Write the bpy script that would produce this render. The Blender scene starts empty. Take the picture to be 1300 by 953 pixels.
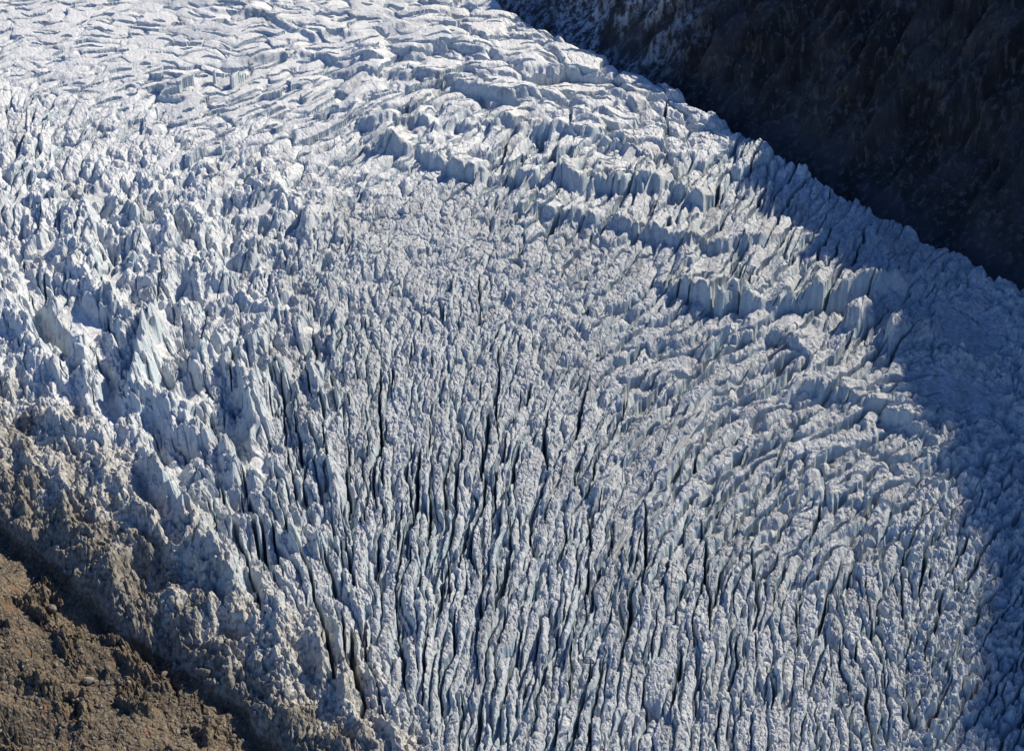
import bpy, math, random
import numpy as np

SEED = 11
rng = np.random.default_rng(SEED)
random.seed(SEED)
C = bpy.context.scene.collection
STEP = 0.8            # grid spacing of the ice sheet, in survey units

# ------------------------------------------------------------------ camera
F = 2000.0
PITCH = math.radians(27)
CAM_H = 454.0
SLOPE = math.tan(math.radians(10))
Y0 = 891.0
CP_, SP_ = math.cos(PITCH), math.sin(PITCH)

scene = bpy.context.scene
cam_data = bpy.data.cameras.new('camera')
cam = bpy.data.objects.new('camera', cam_data)
C.objects.link(cam)
cam.location = (0, 0, CAM_H)
cam.rotation_euler = (math.pi / 2 - PITCH, 0, 0)
cam_data.sensor_width = 36
cam_data.lens = 36 * F / 1300.0
cam_data.clip_start = 1
cam_data.clip_end = 20000
scene.camera = cam


def base_point(u, v):
    """survey coordinate -> point of the glacier's tilted base plane"""
    x = (u - 650.0) / F
    y = -(v - 476.5) / F
    ry = CP_ + y * SP_
    rz = -SP_ + y * CP_
    t = (-CAM_H - SLOPE * Y0) / (rz - SLOPE * ry)
    return t * x, t * ry, CAM_H + t * rz, t


# ------------------------------------------------------------------ noise
def perlin(x, y, seed):
    r = np.random.default_rng(seed)
    perm = r.permutation(256).astype(np.int32)
    ang = r.random(256).astype(np.float32) * 2 * np.pi
    gx, gy = np.cos(ang), np.sin(ang)
    xi = np.floor(x).astype(np.int32)
    yi = np.floor(y).astype(np.int32)
    xf = (x - xi).astype(np.float32)
    yf = (y - yi).astype(np.float32)
    xs = xf * xf * xf * (xf * (xf * 6 - 15) + 10)
    ys = yf * yf * yf * (yf * (yf * 6 - 15) + 10)
    x0, x1 = xi & 255, (xi + 1) & 255
    p0, p1 = perm[yi & 255], perm[(yi + 1) & 255]

    def g(px, py, dx, dy):
        h = perm[(px + py) & 255]
        return gx[h] * dx + gy[h] * dy
    a = g(x0, p0, xf, yf)
    b = g(x1, p0, xf - 1, yf)
    c = g(x0, p1, xf, yf - 1)
    d = g(x1, p1, xf - 1, yf - 1)
    ab = a + xs * (b - a)
    cd = c + xs * (d - c)
    return (ab + ys * (cd - ab)) * 1.5


def fbm(x, y, seed, octs=3, gain=0.5):
    s, a = 0, 1.0
    for k in range(octs):
        s = s + a * perlin(x * 2 ** k, y * 2 ** k, seed + 17 * k)
        a *= gain
    return s


def ridged(x, y, seed, octs=3, gain=0.5):
    s, a = 0, 1.0
    for k in range(octs):
        s = s + a * (1 - 2 * np.abs(perlin(x * 2 ** k, y * 2 ** k, seed + 17 * k)))
        a *= gain
    return s


def sm(a, b, x):
    t = np.clip((x - a) / (b - a), 0, 1)
    return t * t * (3 - 2 * t)


# ------------------------------------------------------------------ grid
def axis(lo, hi, flo, fhi, step, coarse):
    a = np.arange(flo, fhi + step * .5, step)
    left, right = [], []
    x, s = flo, step
    while x > lo:
        s = min(s * 1.15, coarse); x -= s; left.append(x)
    x, s = fhi, step
    while x < hi:
        s = min(s * 1.15, coarse); x += s; right.append(x)
    return np.array(left[::-1] + list(a) + right, dtype=np.float32)


U = axis(-330, 1640, -14, 1314, STEP, 9)
V = axis(-300, 1300, -10, 968, STEP, 9)
NU, NV = len(U), len(V)
gu, gv = np.meshgrid(U, V)          # [NV, NU]
gu = gu.astype(np.float32); gv = gv.astype(np.float32)
bx, by, bz, bt = base_point(gu, gv)

# ------------------------------------------------------------------ local character of the ice
# u, v, angle, half-length, half-width, crack depth, crack width, height jitter, dome, rough, snow, small cracks, lumps
CPTS = np.array([
 (40, 30,   8, 26, 6.5,  5, 1.2, 0.35, 0.0, 0.35, 1.0, 0.3, 0.8),
 (120, 110, 10, 26, 6.5, 6, 1.3, 0.4, 0.0, 0.4, 1.0, 0.4, 0.9),
 (250, 50, -8, 34, 8,  6, 1.4, 0.6, 0.0, 0.35, 1.0, 0.4, 0.8),
 (270, 130, 16, 36, 7.5, 8, 1.5, 0.7, 0.0, 0.3, 1.0, 0.3, 0.6),
 (380, 130, 22, 40, 8.5, 9, 1.6, 0.9, 0.0, 0.3, 1.0, 0.3, 0.6),
 (400, 50,  3, 40, 9,  10, 1.7, 1.0, 0.0, 0.3, 1.0, 0.4, 0.6),
 (540, 40, -2, 44, 12, 14, 2.0, 2.6, 0.1, 0.3, 1.0, 0.5, 0.6),
 (600, 20,  0, 30, 9, 9, 2.2, 2.5, 0.6, 0.6, 0.8, 0.8, 1.2),
 (650, 110, -6, 56, 15, 18, 2.2, 4.5, 0.2, 0.4, 0.9, 0.7, 0.8),
 (770, 130, -12, 34, 13, 18, 2.2, 4.5, 0.4, 0.5, 0.8, 1.0, 1.0),
 (850, 160, -20, 16, 8, 10, 2.0, 3.0, 1.5, 0.8, 0.5, 1.2, 1.6),
 (480, 150, 28, 40, 10, 12, 2.2, 2.6, 0.7, 0.4, 0.9, 0.6, 0.8),
 (560, 170, 40, 32, 10, 14, 2.2, 3.2, 1.0, 0.5, 0.7, 0.9, 1.0),
 (640, 210, 52, 26, 9, 16, 2.2, 3.2, 1.0, 0.5, 0.6, 0.9, 1.0),
 (740, 215, 56, 26, 9, 16, 2.2, 3.2, 1.0, 0.5, 0.6, 0.9, 1.0),
 (840, 240, 58, 26, 9, 16, 2.2, 3.4, 1.4, 0.6, 0.4, 1.0, 1.2),
 (930, 250, 60, 22, 8, 14, 2.0, 3.0, 1.6, 0.7, 0.2, 1.0, 1.4),
 (1050, 260, 55, 16, 8, 9, 2.0, 2.4, 1.6, 0.7, 0.1, 1.0, 1.4),
 (440, 210, 32, 32, 9, 8, 1.6, 1.6, 0.7, 0.5, 0.7, 0.9, 0.8),
 (320, 210, 35, 16, 9, 7, 2.0, 1.8, 1.2, 0.8, 0.4, 1.0, 1.8),
 (180, 210, 40, 15, 9, 7, 2.2, 2.0, 1.5, 0.8, 0.4, 1.0, 2.2),
 (60, 190, 70, 16, 10, 7, 2.2, 2.0, 1.5, 0.8, 0.5, 1.0, 2.2),
 (90, 310, 60, 20, 13, 8, 2.4, 2.4, 2.0, 0.9, 0.1, 1.2, 3.0),
 (220, 320, 50, 16, 11, 7, 2.2, 2.0, 2.0, 0.9, 0.0, 1.2, 2.6),
 (200, 430, -70, 26, 16, 6, 2.2, 2.0, 2.0, 0.9, 0.0, 1.2, 3.0),
 (340, 330, 60, 15, 10, 6, 2.0, 1.6, 1.8, 0.9, 0.0, 1.2, 2.2),
 (330, 430, -75, 20, 12, 7, 2.0, 2.0, 1.8, 0.9, 0.0, 1.2, 2.4),
 (440, 330, 40, 15, 9, 5, 1.6, 1.2, 1.4, 0.9, 0.0, 1.2, 1.6),
 (540, 270, 24, 22, 10, 6, 1.4, 1.0, 0.8, 0.7, 0.1, 1.2, 1.0),
 (620, 330, 36, 26, 11, 9, 1.4, 1.4, 0.9, 0.7, 0.1, 1.3, 1.0),
 (720, 300, 38, 28, 10, 11, 1.5, 1.8, 1.0, 0.7, 0.1, 1.3, 1.2),
 (760, 360, 36, 28, 11, 11, 1.5, 1.8, 1.4, 0.7, 0.0, 1.3, 1.2),
 (880, 340, 56, 36, 9, 20, 1.9, 3.4, 1.6, 0.5, 0.1, 0.9, 1.0),
 (960, 340, 58, 42, 9, 22, 2.0, 3.4, 1.6, 0.5, 0.1, 0.9, 1.0),
 (1060, 350, 60, 40, 9, 20, 2.0, 3.4, 1.6, 0.5, 0.0, 0.9, 1.0),
 (1120, 340, 60, 26, 9, 12, 2.0, 2.6, 1.6, 0.6, 0.0, 0.9, 1.4),
 (980, 410, 30, 26, 9, 10, 1.8, 2.0, 1.4, 0.7, 0.0, 1.0, 1.4),
 (1080, 420, 52, 30, 12, 12, 2.0, 3.0, 1.6, 0.6, 0.0, 1.0, 1.4),
 (880, 440, 36, 30, 9, 18, 2.0, 2.4, 2.0, 0.6, 0.0, 1.1, 1.0),
 (800, 440, 40, 28, 10, 16, 1.8, 2.0, 1.8, 0.7, 0.0, 1.3, 1.0),
 (960, 500, 38, 32, 10, 20, 2.0, 2.6, 2.2, 0.6, 0.0, 1.1, 1.0),
 (1060, 520, 34, 30, 10, 20, 2.0, 2.8, 2.2, 0.6, 0.0, 1.1, 1.0),
 (1150, 560, 26, 24, 10, 14, 2.0, 2.2, 2.2, 0.6, 0.0, 1.0, 1.2),
 (700, 420, 48, 22, 10, 10, 1.5, 1.4, 1.4, 0.8, 0.0, 1.4, 1.2),
 (700, 510, 62, 34, 10, 16, 1.7, 1.8, 1.8, 0.8, 0.0, 1.4, 1.2),
 (600, 420, 70, 20, 10, 7, 1.4, 1.4, 1.4, 0.9, 0.0, 1.4, 1.6),
 (600, 510, 84, 40, 10, 16, 1.6, 1.6, 1.6, 0.8, 0.0, 1.3, 1.2),
 (490, 430, 85, 22, 10, 8, 1.6, 1.6, 1.6, 0.9, 0.0, 1.3, 1.8),
 (490, 540, 90, 48, 11, 16, 1.6, 1.6, 1.4, 0.7, 0.0, 1.2, 1.4),
 (420, 600, 94, 40, 11, 12, 1.6, 1.8, 1.4, 0.6, 0.0, 1.2, 1.6),
 (540, 650, 86, 55, 10, 22, 1.8, 2.0, 1.8, 0.6, 0.0, 1.2, 1.2),
 (640, 650, 82, 50, 10, 22, 1.8, 2.0, 1.8, 0.7, 0.0, 1.2, 1.2),
 (560, 760, 82, 44, 9, 24, 1.9, 2.4, 2.2, 0.6, 0.0, 1.1, 1.0),
 (660, 770, 79, 44, 9, 24, 1.9, 2.4, 2.2, 0.6, 0.0, 1.1, 1.0),
 (760, 620, 70, 40, 10, 20, 1.8, 2.0, 2.0, 0.7, 0.0, 1.2, 1.0),
 (780, 740, 80, 44, 10, 22, 1.8, 2.2, 2.2, 0.6, 0.0, 1.1, 1.0),
 (840, 560, 54, 34, 10, 20, 1.8, 2.2, 2.2, 0.7, 0.0, 1.2, 1.0),
 (890, 660, 68, 34, 11, 18, 1.8, 2.2, 2.4, 0.7, 0.0, 1.2, 1.0),
 (880, 790, 84, 42, 10, 20, 1.8, 2.2, 2.4, 0.6, 0.0, 1.1, 1.0),
 (980, 600, 50, 28, 10, 20, 1.9, 2.4, 2.4, 0.7, 0.0, 1.2, 1.0),
 (1020, 680, 58, 26, 11, 16, 1.8, 2.2, 2.6, 0.7, 0.0, 1.2, 1.0),
 (1100, 650, 42, 24, 11, 14, 1.8, 2.2, 2.6, 0.7, 0.0, 1.0, 1.2),
 (990, 800, 88, 36, 10, 16, 1.7, 2.0, 2.4, 0.6, 0.0, 1.2, 1.0),
 (1110, 780, 104, 30, 10, 12, 1.6, 1.8, 2.4, 0.6, 0.0, 1.2, 1.0),
 (1180, 700, 70, 20, 11, 10, 1.7, 1.8, 2.4, 0.6, 0.0, 1.0, 1.4),
 (1240, 800, 55, 17, 12, 8, 1.7, 1.6, 2.6, 0.6, 0.0, 0.9, 1.6),
 (1280, 640, 40, 20, 12, 5, 1.7, 1.4, 2.2, 0.5, 0.0, 0.8, 1.8),
 (1230, 450, -20, 22, 11, 4, 1.6, 1.6, 1.2, 0.5, 0.0, 0.8, 2.0),
 (1180, 520, 10, 22, 11, 5, 1.6, 1.8, 1.4, 0.5, 0.0, 0.8, 2.0),
 (1290, 540, -10, 22, 11, 5, 1.6, 1.6, 1.6, 0.5, 0.0, 0.8, 2.0),
 (1160, 300, 50, 18, 9, 7, 1.8, 2.2, 1.4, 0.6, 0.0, 0.9, 1.8),
 (110, 480, -62, 24, 13, 5, 2.0, 2.0, 1.8, 0.7, 0.0, 1.2, 2.6),
 (40, 420, -60, 20, 13, 4, 2.0, 2.0, 1.8, 0.7, 0.0, 1.2, 2.6),
 (260, 590, -62, 28, 12, 8, 1.8, 2.0, 1.8, 0.6, 0.0, 1.2, 1.8),
 (350, 680, -66, 34, 9, 12, 1.8, 1.8, 1.8, 0.6, 0.0, 1.2, 1.4),
 (440, 800, -80, 30, 9, 18, 2.0, 2.6, 2.4, 0.6, 0.0, 1.1, 1.2),
 (120, 620, -50, 12, 8, 3, 1.5, 1.4, 1.2, 0.8, 0.0, 1.2, 2.4),
 (30, 540, -50, 14, 9, 3, 1.6, 1.4, 1.4, 0.8, 0.0, 1.2, 2.4),
 (300, 800, -70, 24, 12, 8, 2.2, 3.0, 2.4, 0.7, 0.0, 1.2, 2.2),
], dtype=np.float64)
_ic = CPTS[:, 10] < .35
CPTS[_ic, 4] *= 1.25; CPTS[_ic, 3] *= 1.15; CPTS[_ic, 6] *= .85
_fin = _ic & (CPTS[:, 5] >= 16); CPTS[_fin, 3] *= 1.7; CPTS[_fin, 11] *= .8; CPTS[_fin, 5] *= .62
_sn = CPTS[:, 10] > .95; CPTS[_sn, 5] *= .6; CPTS[_sn & (CPTS[:, 0] < 430), 3] *= .72; CPTS[_sn & (CPTS[:, 0] < 430), 4] *= .74
_dg = (CPTS[:, 0] > 770) & (CPTS[:, 0] < 1160) & (CPTS[:, 1] > 420) & (CPTS[:, 1] < 690)
_sh = CPTS[:, 0] > 1170; CPTS[_sh, 5] *= 2.0; CPTS[_sh, 7] *= 1.7; CPTS[_sh, 11] *= 1.3
_lr = (CPTS[:, 0] > 820) & (CPTS[:, 1] > 600); CPTS[_lr, 4] *= 1.18; CPTS[_lr, 3] *= 1.15
CPTS[_dg, 6] *= 1.5; CPTS[_dg, 4] *= 1.12; CPTS[_dg, 11] *= .75; CPTS[_dg, 5] *= 1.25; CPTS[_dg, 3] *= 1.25; CPTS[_dg, 2] -= 12


def field_at(u, v):
    u = np.asarray(u, dtype=np.float64).ravel(); v = np.asarray(v, dtype=np.float64).ravel()
    d2 = (u[:, None] - CPTS[None, :, 0]) ** 2 + (v[:, None] - CPTS[None, :, 1]) ** 2
    dm = d2.min(axis=1, keepdims=True)
    w = np.exp(-(d2 - dm) / (2 * 42.0 ** 2))
    w /= w.sum(axis=1, keepdims=True)
    th = np.radians(CPTS[:, 2])
    cc, ss = w @ np.cos(2 * th), w @ np.sin(2 * th)
    out = w @ CPTS[:, 3:]
    return 0.5 * np.arctan2(ss, cc), out


cu = np.arange(-60, 1380, 12.0); cv = np.arange(-60, 1040, 12.0)
cgu, cgv = np.meshgrid(cu, cv)
cth, cpar = field_at(cgu, cgv)
cpar = cpar.reshape(len(cv), len(cu), -1)
cco = np.cos(2 * cth).reshape(len(cv), len(cu)); csi = np.sin(2 * cth).reshape(len(cv), len(cu))


def up(a):
    fu = np.clip((U + 60) / 12.0, 0, len(cu) - 1.001); fv = np.clip((V + 60) / 12.0, 0, len(cv) - 1.001)
    iu, iv = fu.astype(int), fv.astype(int)
    au, av = (fu - iu)[None, :], (fv - iv)[:, None]
    r0 = a[iv][:, iu] * (1 - au) + a[iv][:, iu + 1] * au
    r1 = a[iv + 1][:, iu] * (1 - au) + a[iv + 1][:, iu + 1] * au
    return (r0 * (1 - av) + r1 * av).astype(np.float32)


P_W, P_D, P_CW, P_HJ, P_DOME, P_ROUGH, P_SNOW, P_L2, P_LUMP = [up(cpar[:, :, k]) for k in range(1, 10)]
TH = 0.5 * np.arctan2(up(csi), up(cco))

# warped coordinates so that cracks wander
wk = 1 - .6 * P_SNOW
wu = gu + 6 * perlin(gu / 45, gv / 45, 1) + wk * (2.5 * perlin(gu / 15, gv / 15, 2) + 1.2 * perlin(gu / 6, gv / 6, 3))
wv = gv + 6 * perlin(gu / 45, gv / 45, 4) + wk * (2.5 * perlin(gu / 15, gv / 15, 5) + 1.2 * perlin(gu / 6, gv / 6, 6))


# ------------------------------------------------------------------ cells
def scatter_cells(tries, spacing):
    cand = np.column_stack([rng.uniform(-50, 1350, tries), rng.uniform(-50, 1000, tries)])
    th, par = field_at(cand[:, 0], cand[:, 1])
    sc_ = np.exp(rng.normal(.03, .42, tries))
    L = par[:, 0] * sc_ * np.exp(rng.normal(.05, .25, tries)); W = par[:, 1] * sc_ * np.exp(rng.normal(0, .22, tries))
    th = th + rng.normal(0, .10, tries)
    ca, sa = np.cos(th), np.sin(th)
    kept = np.zeros(tries, bool)
    grid = {}
    G = 60
    for i in range(tries):
        x, y = cand[i]
        gx, gy = int(x // G), int(y // G)
        near = [j for a in (-1, 0, 1) for b in (-1, 0, 1) for j in grid.get((gx + a, gy + b), ())]
        if near:
            n = np.array(near)
            dx, dy = x - cand[n, 0], y - cand[n, 1]
            # image rows run downwards: angle is measured rising to the right
            a = dx * ca[i] - dy * sa[i]; b = dx * sa[i] + dy * ca[i]
            if (((a / L[i]) ** 2 + (b / W[i]) ** 2) < spacing ** 2).any():
                continue
        kept[i] = True
        grid.setdefault((gx, gy), []).append(i)
    k = np.where(kept)[0]
    return cand[k, 0], cand[k, 1], th[k], L[k], W[k]


def raster_cells(cs, R=2.3, p=2.2, wx=None, wy=None):
    sx, sy, th, L, W = cs
    f1 = np.full((NV, NU), 9e9, np.float32); f2 = f1.copy()
    idx = np.full((NV, NU), -1, np.int32)
    for i in range(len(sx)):
        c, s = math.cos(th[i]), math.sin(th[i])
        eu = R * math.hypot(L[i] * c, W[i] * s) + 4; ev = R * math.hypot(L[i] * s, W[i] * c) + 4
        a0, a1 = np.searchsorted(U, [sx[i] - eu, sx[i] + eu]); b0, b1 = np.searchsorted(V, [sy[i] - ev, sy[i] + ev])
        if a1 <= a0 or b1 <= b0:
            continue
        sl = (slice(b0, b1), slice(a0, a1))
        dx = wx[sl] - sx[i]; dy = wy[sl] - sy[i]
        a = np.abs(dx * c - dy * s) / L[i]; b = np.abs(dx * s + dy * c) / W[i]
        d = np.sqrt(a * a + b * b)
        m = d < f1[sl]
        f2[sl] = np.where(m, f1[sl], np.minimum(f2[sl], d))
        f1[sl] = np.where(m, d, f1[sl])
        idx[sl] = np.where(m, i, idx[sl])
    return f1, f2, idx


cells = scatter_cells(16000, 1.25)
sx, sy, sth, sL, sW = cells
print('cells', len(sx))
f1, f2, cid = raster_cells(cells, wx=wu, wy=wv)
valid = cid >= 0
ci = np.maximum(cid, 0)
edge = np.where(f2 < 1e8, 0.5 * (f2 - f1), 2.0) * sW[ci]      # distance to the cell's edge, survey units
edge = np.where(valid, edge, 50).astype(np.float32)

n = len(sx)
hj_par = field_at(sx, sy)[1]
c_h = rng.normal(0, 1, n) * hj_par[:, 4]
c_ta = rng.normal(0, .035, n); c_tb = rng.normal(0, .16, n)
du = wu - sx[ci]; dv = wv - sy[ci]
cc, ss = np.cos(sth)[ci], np.sin(sth)[ci]
la = du * cc - dv * ss; lb = du * ss + dv * cc
mod = sm(-.45, .45, perlin(gu / 38, gv / 38, 21) + .35 * perlin(gu / 12, gv / 12, 22))
cwm = P_CW * (0.75 + .6 * sm(-.2, .7, perlin(gu / 60, gv / 60, 23)))
mods = sm(-.05, .45, perlin(gu / 30, gv / 14, 27) + .4 * perlin(gu / 11, gv / 7, 28))
mod = mod * (1 - P_SNOW) + (.7 * mods + .3 * mod) * P_SNOW
crack = np.exp(-(edge / cwm) ** 2) * (.12 + .88 * mod)
dome = 1 - np.exp(-edge / (0.16 * P_W))
P_D = P_D * .5
h = np.where(P_SNOW > .5, .6, .38) * c_h[ci] + .5 * (1 + .8 * P_SNOW) * (c_ta[ci] * la + c_tb[ci] * lb) + P_DOME * 1.0 * dome - P_D * crack
h = np.where(valid, h, 0)

h = h + 2.2 * fbm(gu / 70, gv / 60, 25, 2) * (1 - .6 * P_SNOW) + .5 * P_D * .12 * np.minimum(perlin(gu / 30, gv / 50, 26), 0)
# second generation: small blocks on every serac
def small_blocks(m2, la_, lb_, spread, amp, seed, wob, cwid):
    """fracture blocks: random heights, tilted tops and thin cracks between them"""
    r = np.random.default_rng(seed)
    q = np.column_stack([r.uniform(-30, 1330, m2), r.uniform(-30, 985, m2)])
    qt, qp = field_at(q[:, 0], q[:, 1])
    cs = (q[:, 0], q[:, 1], qt + r.normal(0, spread, m2), r.uniform(*la_, m2), r.uniform(*lb_, m2))
    x = gu + wob * perlin(gu / 9, gv / 9, seed + 1); y = gv + wob * perlin(gu / 9, gv / 9, seed + 2)
    g1, g2, k = raster_cells(cs, R=1.75, wx=x, wy=y)
    k0 = np.maximum(k, 0)
    e = np.where((k >= 0) & (g2 < 1e8), 0.5 * (g2 - g1), 1) * cs[4][k0]
    t1, t2 = r.normal(0, .10, m2)[k0], r.normal(0, .13, m2)[k0]
    top = r.normal(0, 1, m2)[k0] * .5 + (t1 * (x - cs[0][k0]) + t2 * (y - cs[1][k0])) / cs[4].mean() * 4.5
    return amp * np.where(k >= 0, top - 1.1 * np.exp(-(e / cwid) ** 2) + .5 * (1 - np.exp(-e / 2.0)), 0)


ice_only = (1 - .75 * P_SNOW) * (1 - .42 * sm(480, 330, gu) * sm(240, 320, gv))
h = h + ice_only * P_L2 * small_blocks(8000, (9, 18), (4.5, 8), .22, .60, 310, 2.5, 1.0)
h = h + ice_only * P_L2 * small_blocks(42000, (3.2, 5.5), (2.4, 3.8), .9, .40, 330, 1.4, .8)

# lumps and fine roughness
h = h + .5 * P_LUMP * (1 - .75 * P_SNOW) * (1.5 * fbm(gu / 26, gv / 22, 41, 2) + .8 * ridged(gu / 11, gv / 9, 43, 2))
shade_zone = sm(1110, 1200, gu) * sm(290, 360, gv)
h = h + shade_zone * (3.2 * ridged((gu + .6 * gv) / 30, (gv - .5 * gu) / 22, 171, 3, .55) + 1.5 * perlin(gu / 9, gv / 8, 173))
h = h + .35 * P_ROUGH * (.8 * ridged(gu / 5, gv / 4, 51, 2) + .5 * perlin(gu / 2.3, gv / 2.0, 53))

# ------------------------------------------------------------------ large forms
vM = np.interp(gu, [-330, 0, 60, 110, 150, 200, 260, 300, 360, 420, 700], [440, 650, 700, 745, 780, 812, 850, 880, 950, 1020, 1500])
vD = np.interp(gu, [-330, 0, 100, 170, 230, 300, 350, 440, 480, 540, 800], [250, 470, 530, 580, 650, 725, 775, 815, 863, 940, 1300])
dM = (gv - vM) * .75                       # > 0 on the moraine side
nz = fbm(gu / 60, gv / 60, 61, 4)
dMn = dM + 10 * nz


left_zone = sm(520, 330, gu + .25 * (gv - 400)) * sm(170, 260, gv)
h = h + left_zone * (8.5 * fbm(gu / 62, gv / 46, 141, 2) + 3.5 * ridged(gu / 36, gv / 28, 143, 2))
ramp_m = np.zeros_like(h)
for (pu, pv, pa, pb, pang) in [(108, 418, 34, 20, -38), (245, 508, 34, 17, -10), (140, 520, 12, 34, 10), (208, 448, 22, 9, -25), (300, 505, 16, 10, 0), (330, 268, 26, 9, 25), (60, 315, 22, 9, 35),
                               (1010, 418, 46, 9, -8), (1215, 500, 60, 30, -20), (1230, 420, 50, 30, -30), (700, 268, 40, 5, -12), (215, 200, 30, 6, 20), (470, 398, 10, 4, 0), (150, 350, 20, 8, 40), (38, 365, 26, 10, -50), (280, 380, 22, 8, 20), (330, 590, 12, 22, 15), (225, 600, 10, 24, 25), (30, 250, 20, 7, 30), (120, 250, 24, 7, 35), (395, 420, 14, 8, 10), (365, 395, 18, 6, 15), (75, 500, 9, 26, 35)]:
    c_, s_ = math.cos(math.radians(pang)), math.sin(math.radians(pang))
    dx, dy = wu - pu, wv - pv
    ramp_m = np.maximum(ramp_m, sm(1.25, .55, np.hypot((dx * c_ - dy * s_) / pa, (dx * s_ + dy * c_) / pb) + .25 * perlin(gu / 12, gv / 12, 145)))
h = h * (1 - .28 * sm(420, 520, gu) * sm(225, 300, gv))
h = h * (1 - .85 * ramp_m)
dz = sm(-50, 10, (gv - vD) * .75 + 14 * nz)
dv_ = bx * .55 - by * .83; du_ = bx * .83 + by * .55      # across and along the margin
rub = 2.2 * fbm(bx / 14, by / 18, 105, 4, .6) + 1.2 * ridged(bx / 8, by / 10, 106, 4, .5) + 5.0 * ridged((du_ + 6 * nz) / 26, dv_ / 60, 107, 3, .5) - 4
rub = rub + .6 * small_blocks(16000, (4, 8), (3, 5.5), 1.2, 1.0, 350, 1.8, .9)
h = h * (1 - .8 * dz) + rub * dz


def seg_dist(pts, R):
    """distance to a polyline and the position along it, within R"""
    pts = np.array(pts, float)
    a0, a1 = np.searchsorted(U, [pts[:, 0].min() - R, pts[:, 0].max() + R])
    b0, b1 = np.searchsorted(V, [pts[:, 1].min() - R, pts[:, 1].max() + R])
    sl = (slice(b0, b1), slice(a0, a1))
    x, y = wu[sl], wv[sl]
    best = np.full(x.shape, 1e9, np.float32); side = np.zeros(x.shape, np.float32); tt = side.copy()
    m = len(pts) - 1
    for k in range(m):
        p, qq = pts[k], pts[k + 1]
        d = qq - p; l2 = (d ** 2).sum()
        t = np.clip(((x - p[0]) * d[0] + (y - p[1]) * d[1]) / l2, 0, 1)
        ex, ey = x - p[0] - t * d[0], y - p[1] - t * d[1]
        dd = np.hypot(ex, ey)
        s = np.sign(d[0] * ey - d[1] * ex)
        mm = dd < best
        best = np.where(mm, dd, best); side = np.where(mm, s, side); tt = np.where(mm, (k + t) / m, tt)
    return sl, best, side, tt


def ridge(pts, wl, wr, height, power=1.3, label=None):
    sl, d, s, t = seg_dist(pts, 1.7 * max(wl, wr) + 8)
    w = np.where(s > 0, wr, wl)
    w = w * 1.7
    prof = np.clip(1 - d / w, 0, 1)
    prof = prof * prof * (3 - 2 * prof) * .35 + .65 * prof ** power
    prof = prof * (.85 + .35 * perlin(gu[sl] / 9, gv[sl] / 9, 75))
    prof = prof * (.4 + .6 * sm(0, .2, t) * sm(0, .2, 1 - t))
    h[sl] += 1.05 * height * prof
    if label:
        claim(sl, (d < .62 * w) & (prof > .2), label)


def crevasse(pts, width, depth):
    sl, d, s, t = seg_dist(pts, width * 3 + 6)
    w = width * (.35 + .65 * np.sin(np.pi * np.clip(t, 0.02, .98)))
    h[sl] -= depth * np.exp(-(d / w) ** 4)


def blob(u, v, ru, rv, height, ang=0.0, power=2.0, label=None):
    R = max(ru, rv) * 1.6
    a0, a1 = np.searchsorted(U, [u - R, u + R]); b0, b1 = np.searchsorted(V, [v - R, v + R])
    sl = (slice(b0, b1), slice(a0, a1))
    c, s = math.cos(math.radians(ang)), math.sin(math.radians(ang))
    dx, dy = wu[sl] - u, wv[sl] - v
    d = np.hypot((dx * c - dy * s) / ru, (dx * s + dy * c) / rv)
    h[sl] += height * np.exp(-d ** power)
    if label:
        claim(sl, d < 1.0, label)

NAMED = []          # forms that become objects of their own


def claim(sl, mask, label):
    NAMED.append(label)
    sub = cid[sl]; sub[mask & (dM[sl] < -14)] = 100000 + len(NAMED) - 1


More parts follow.
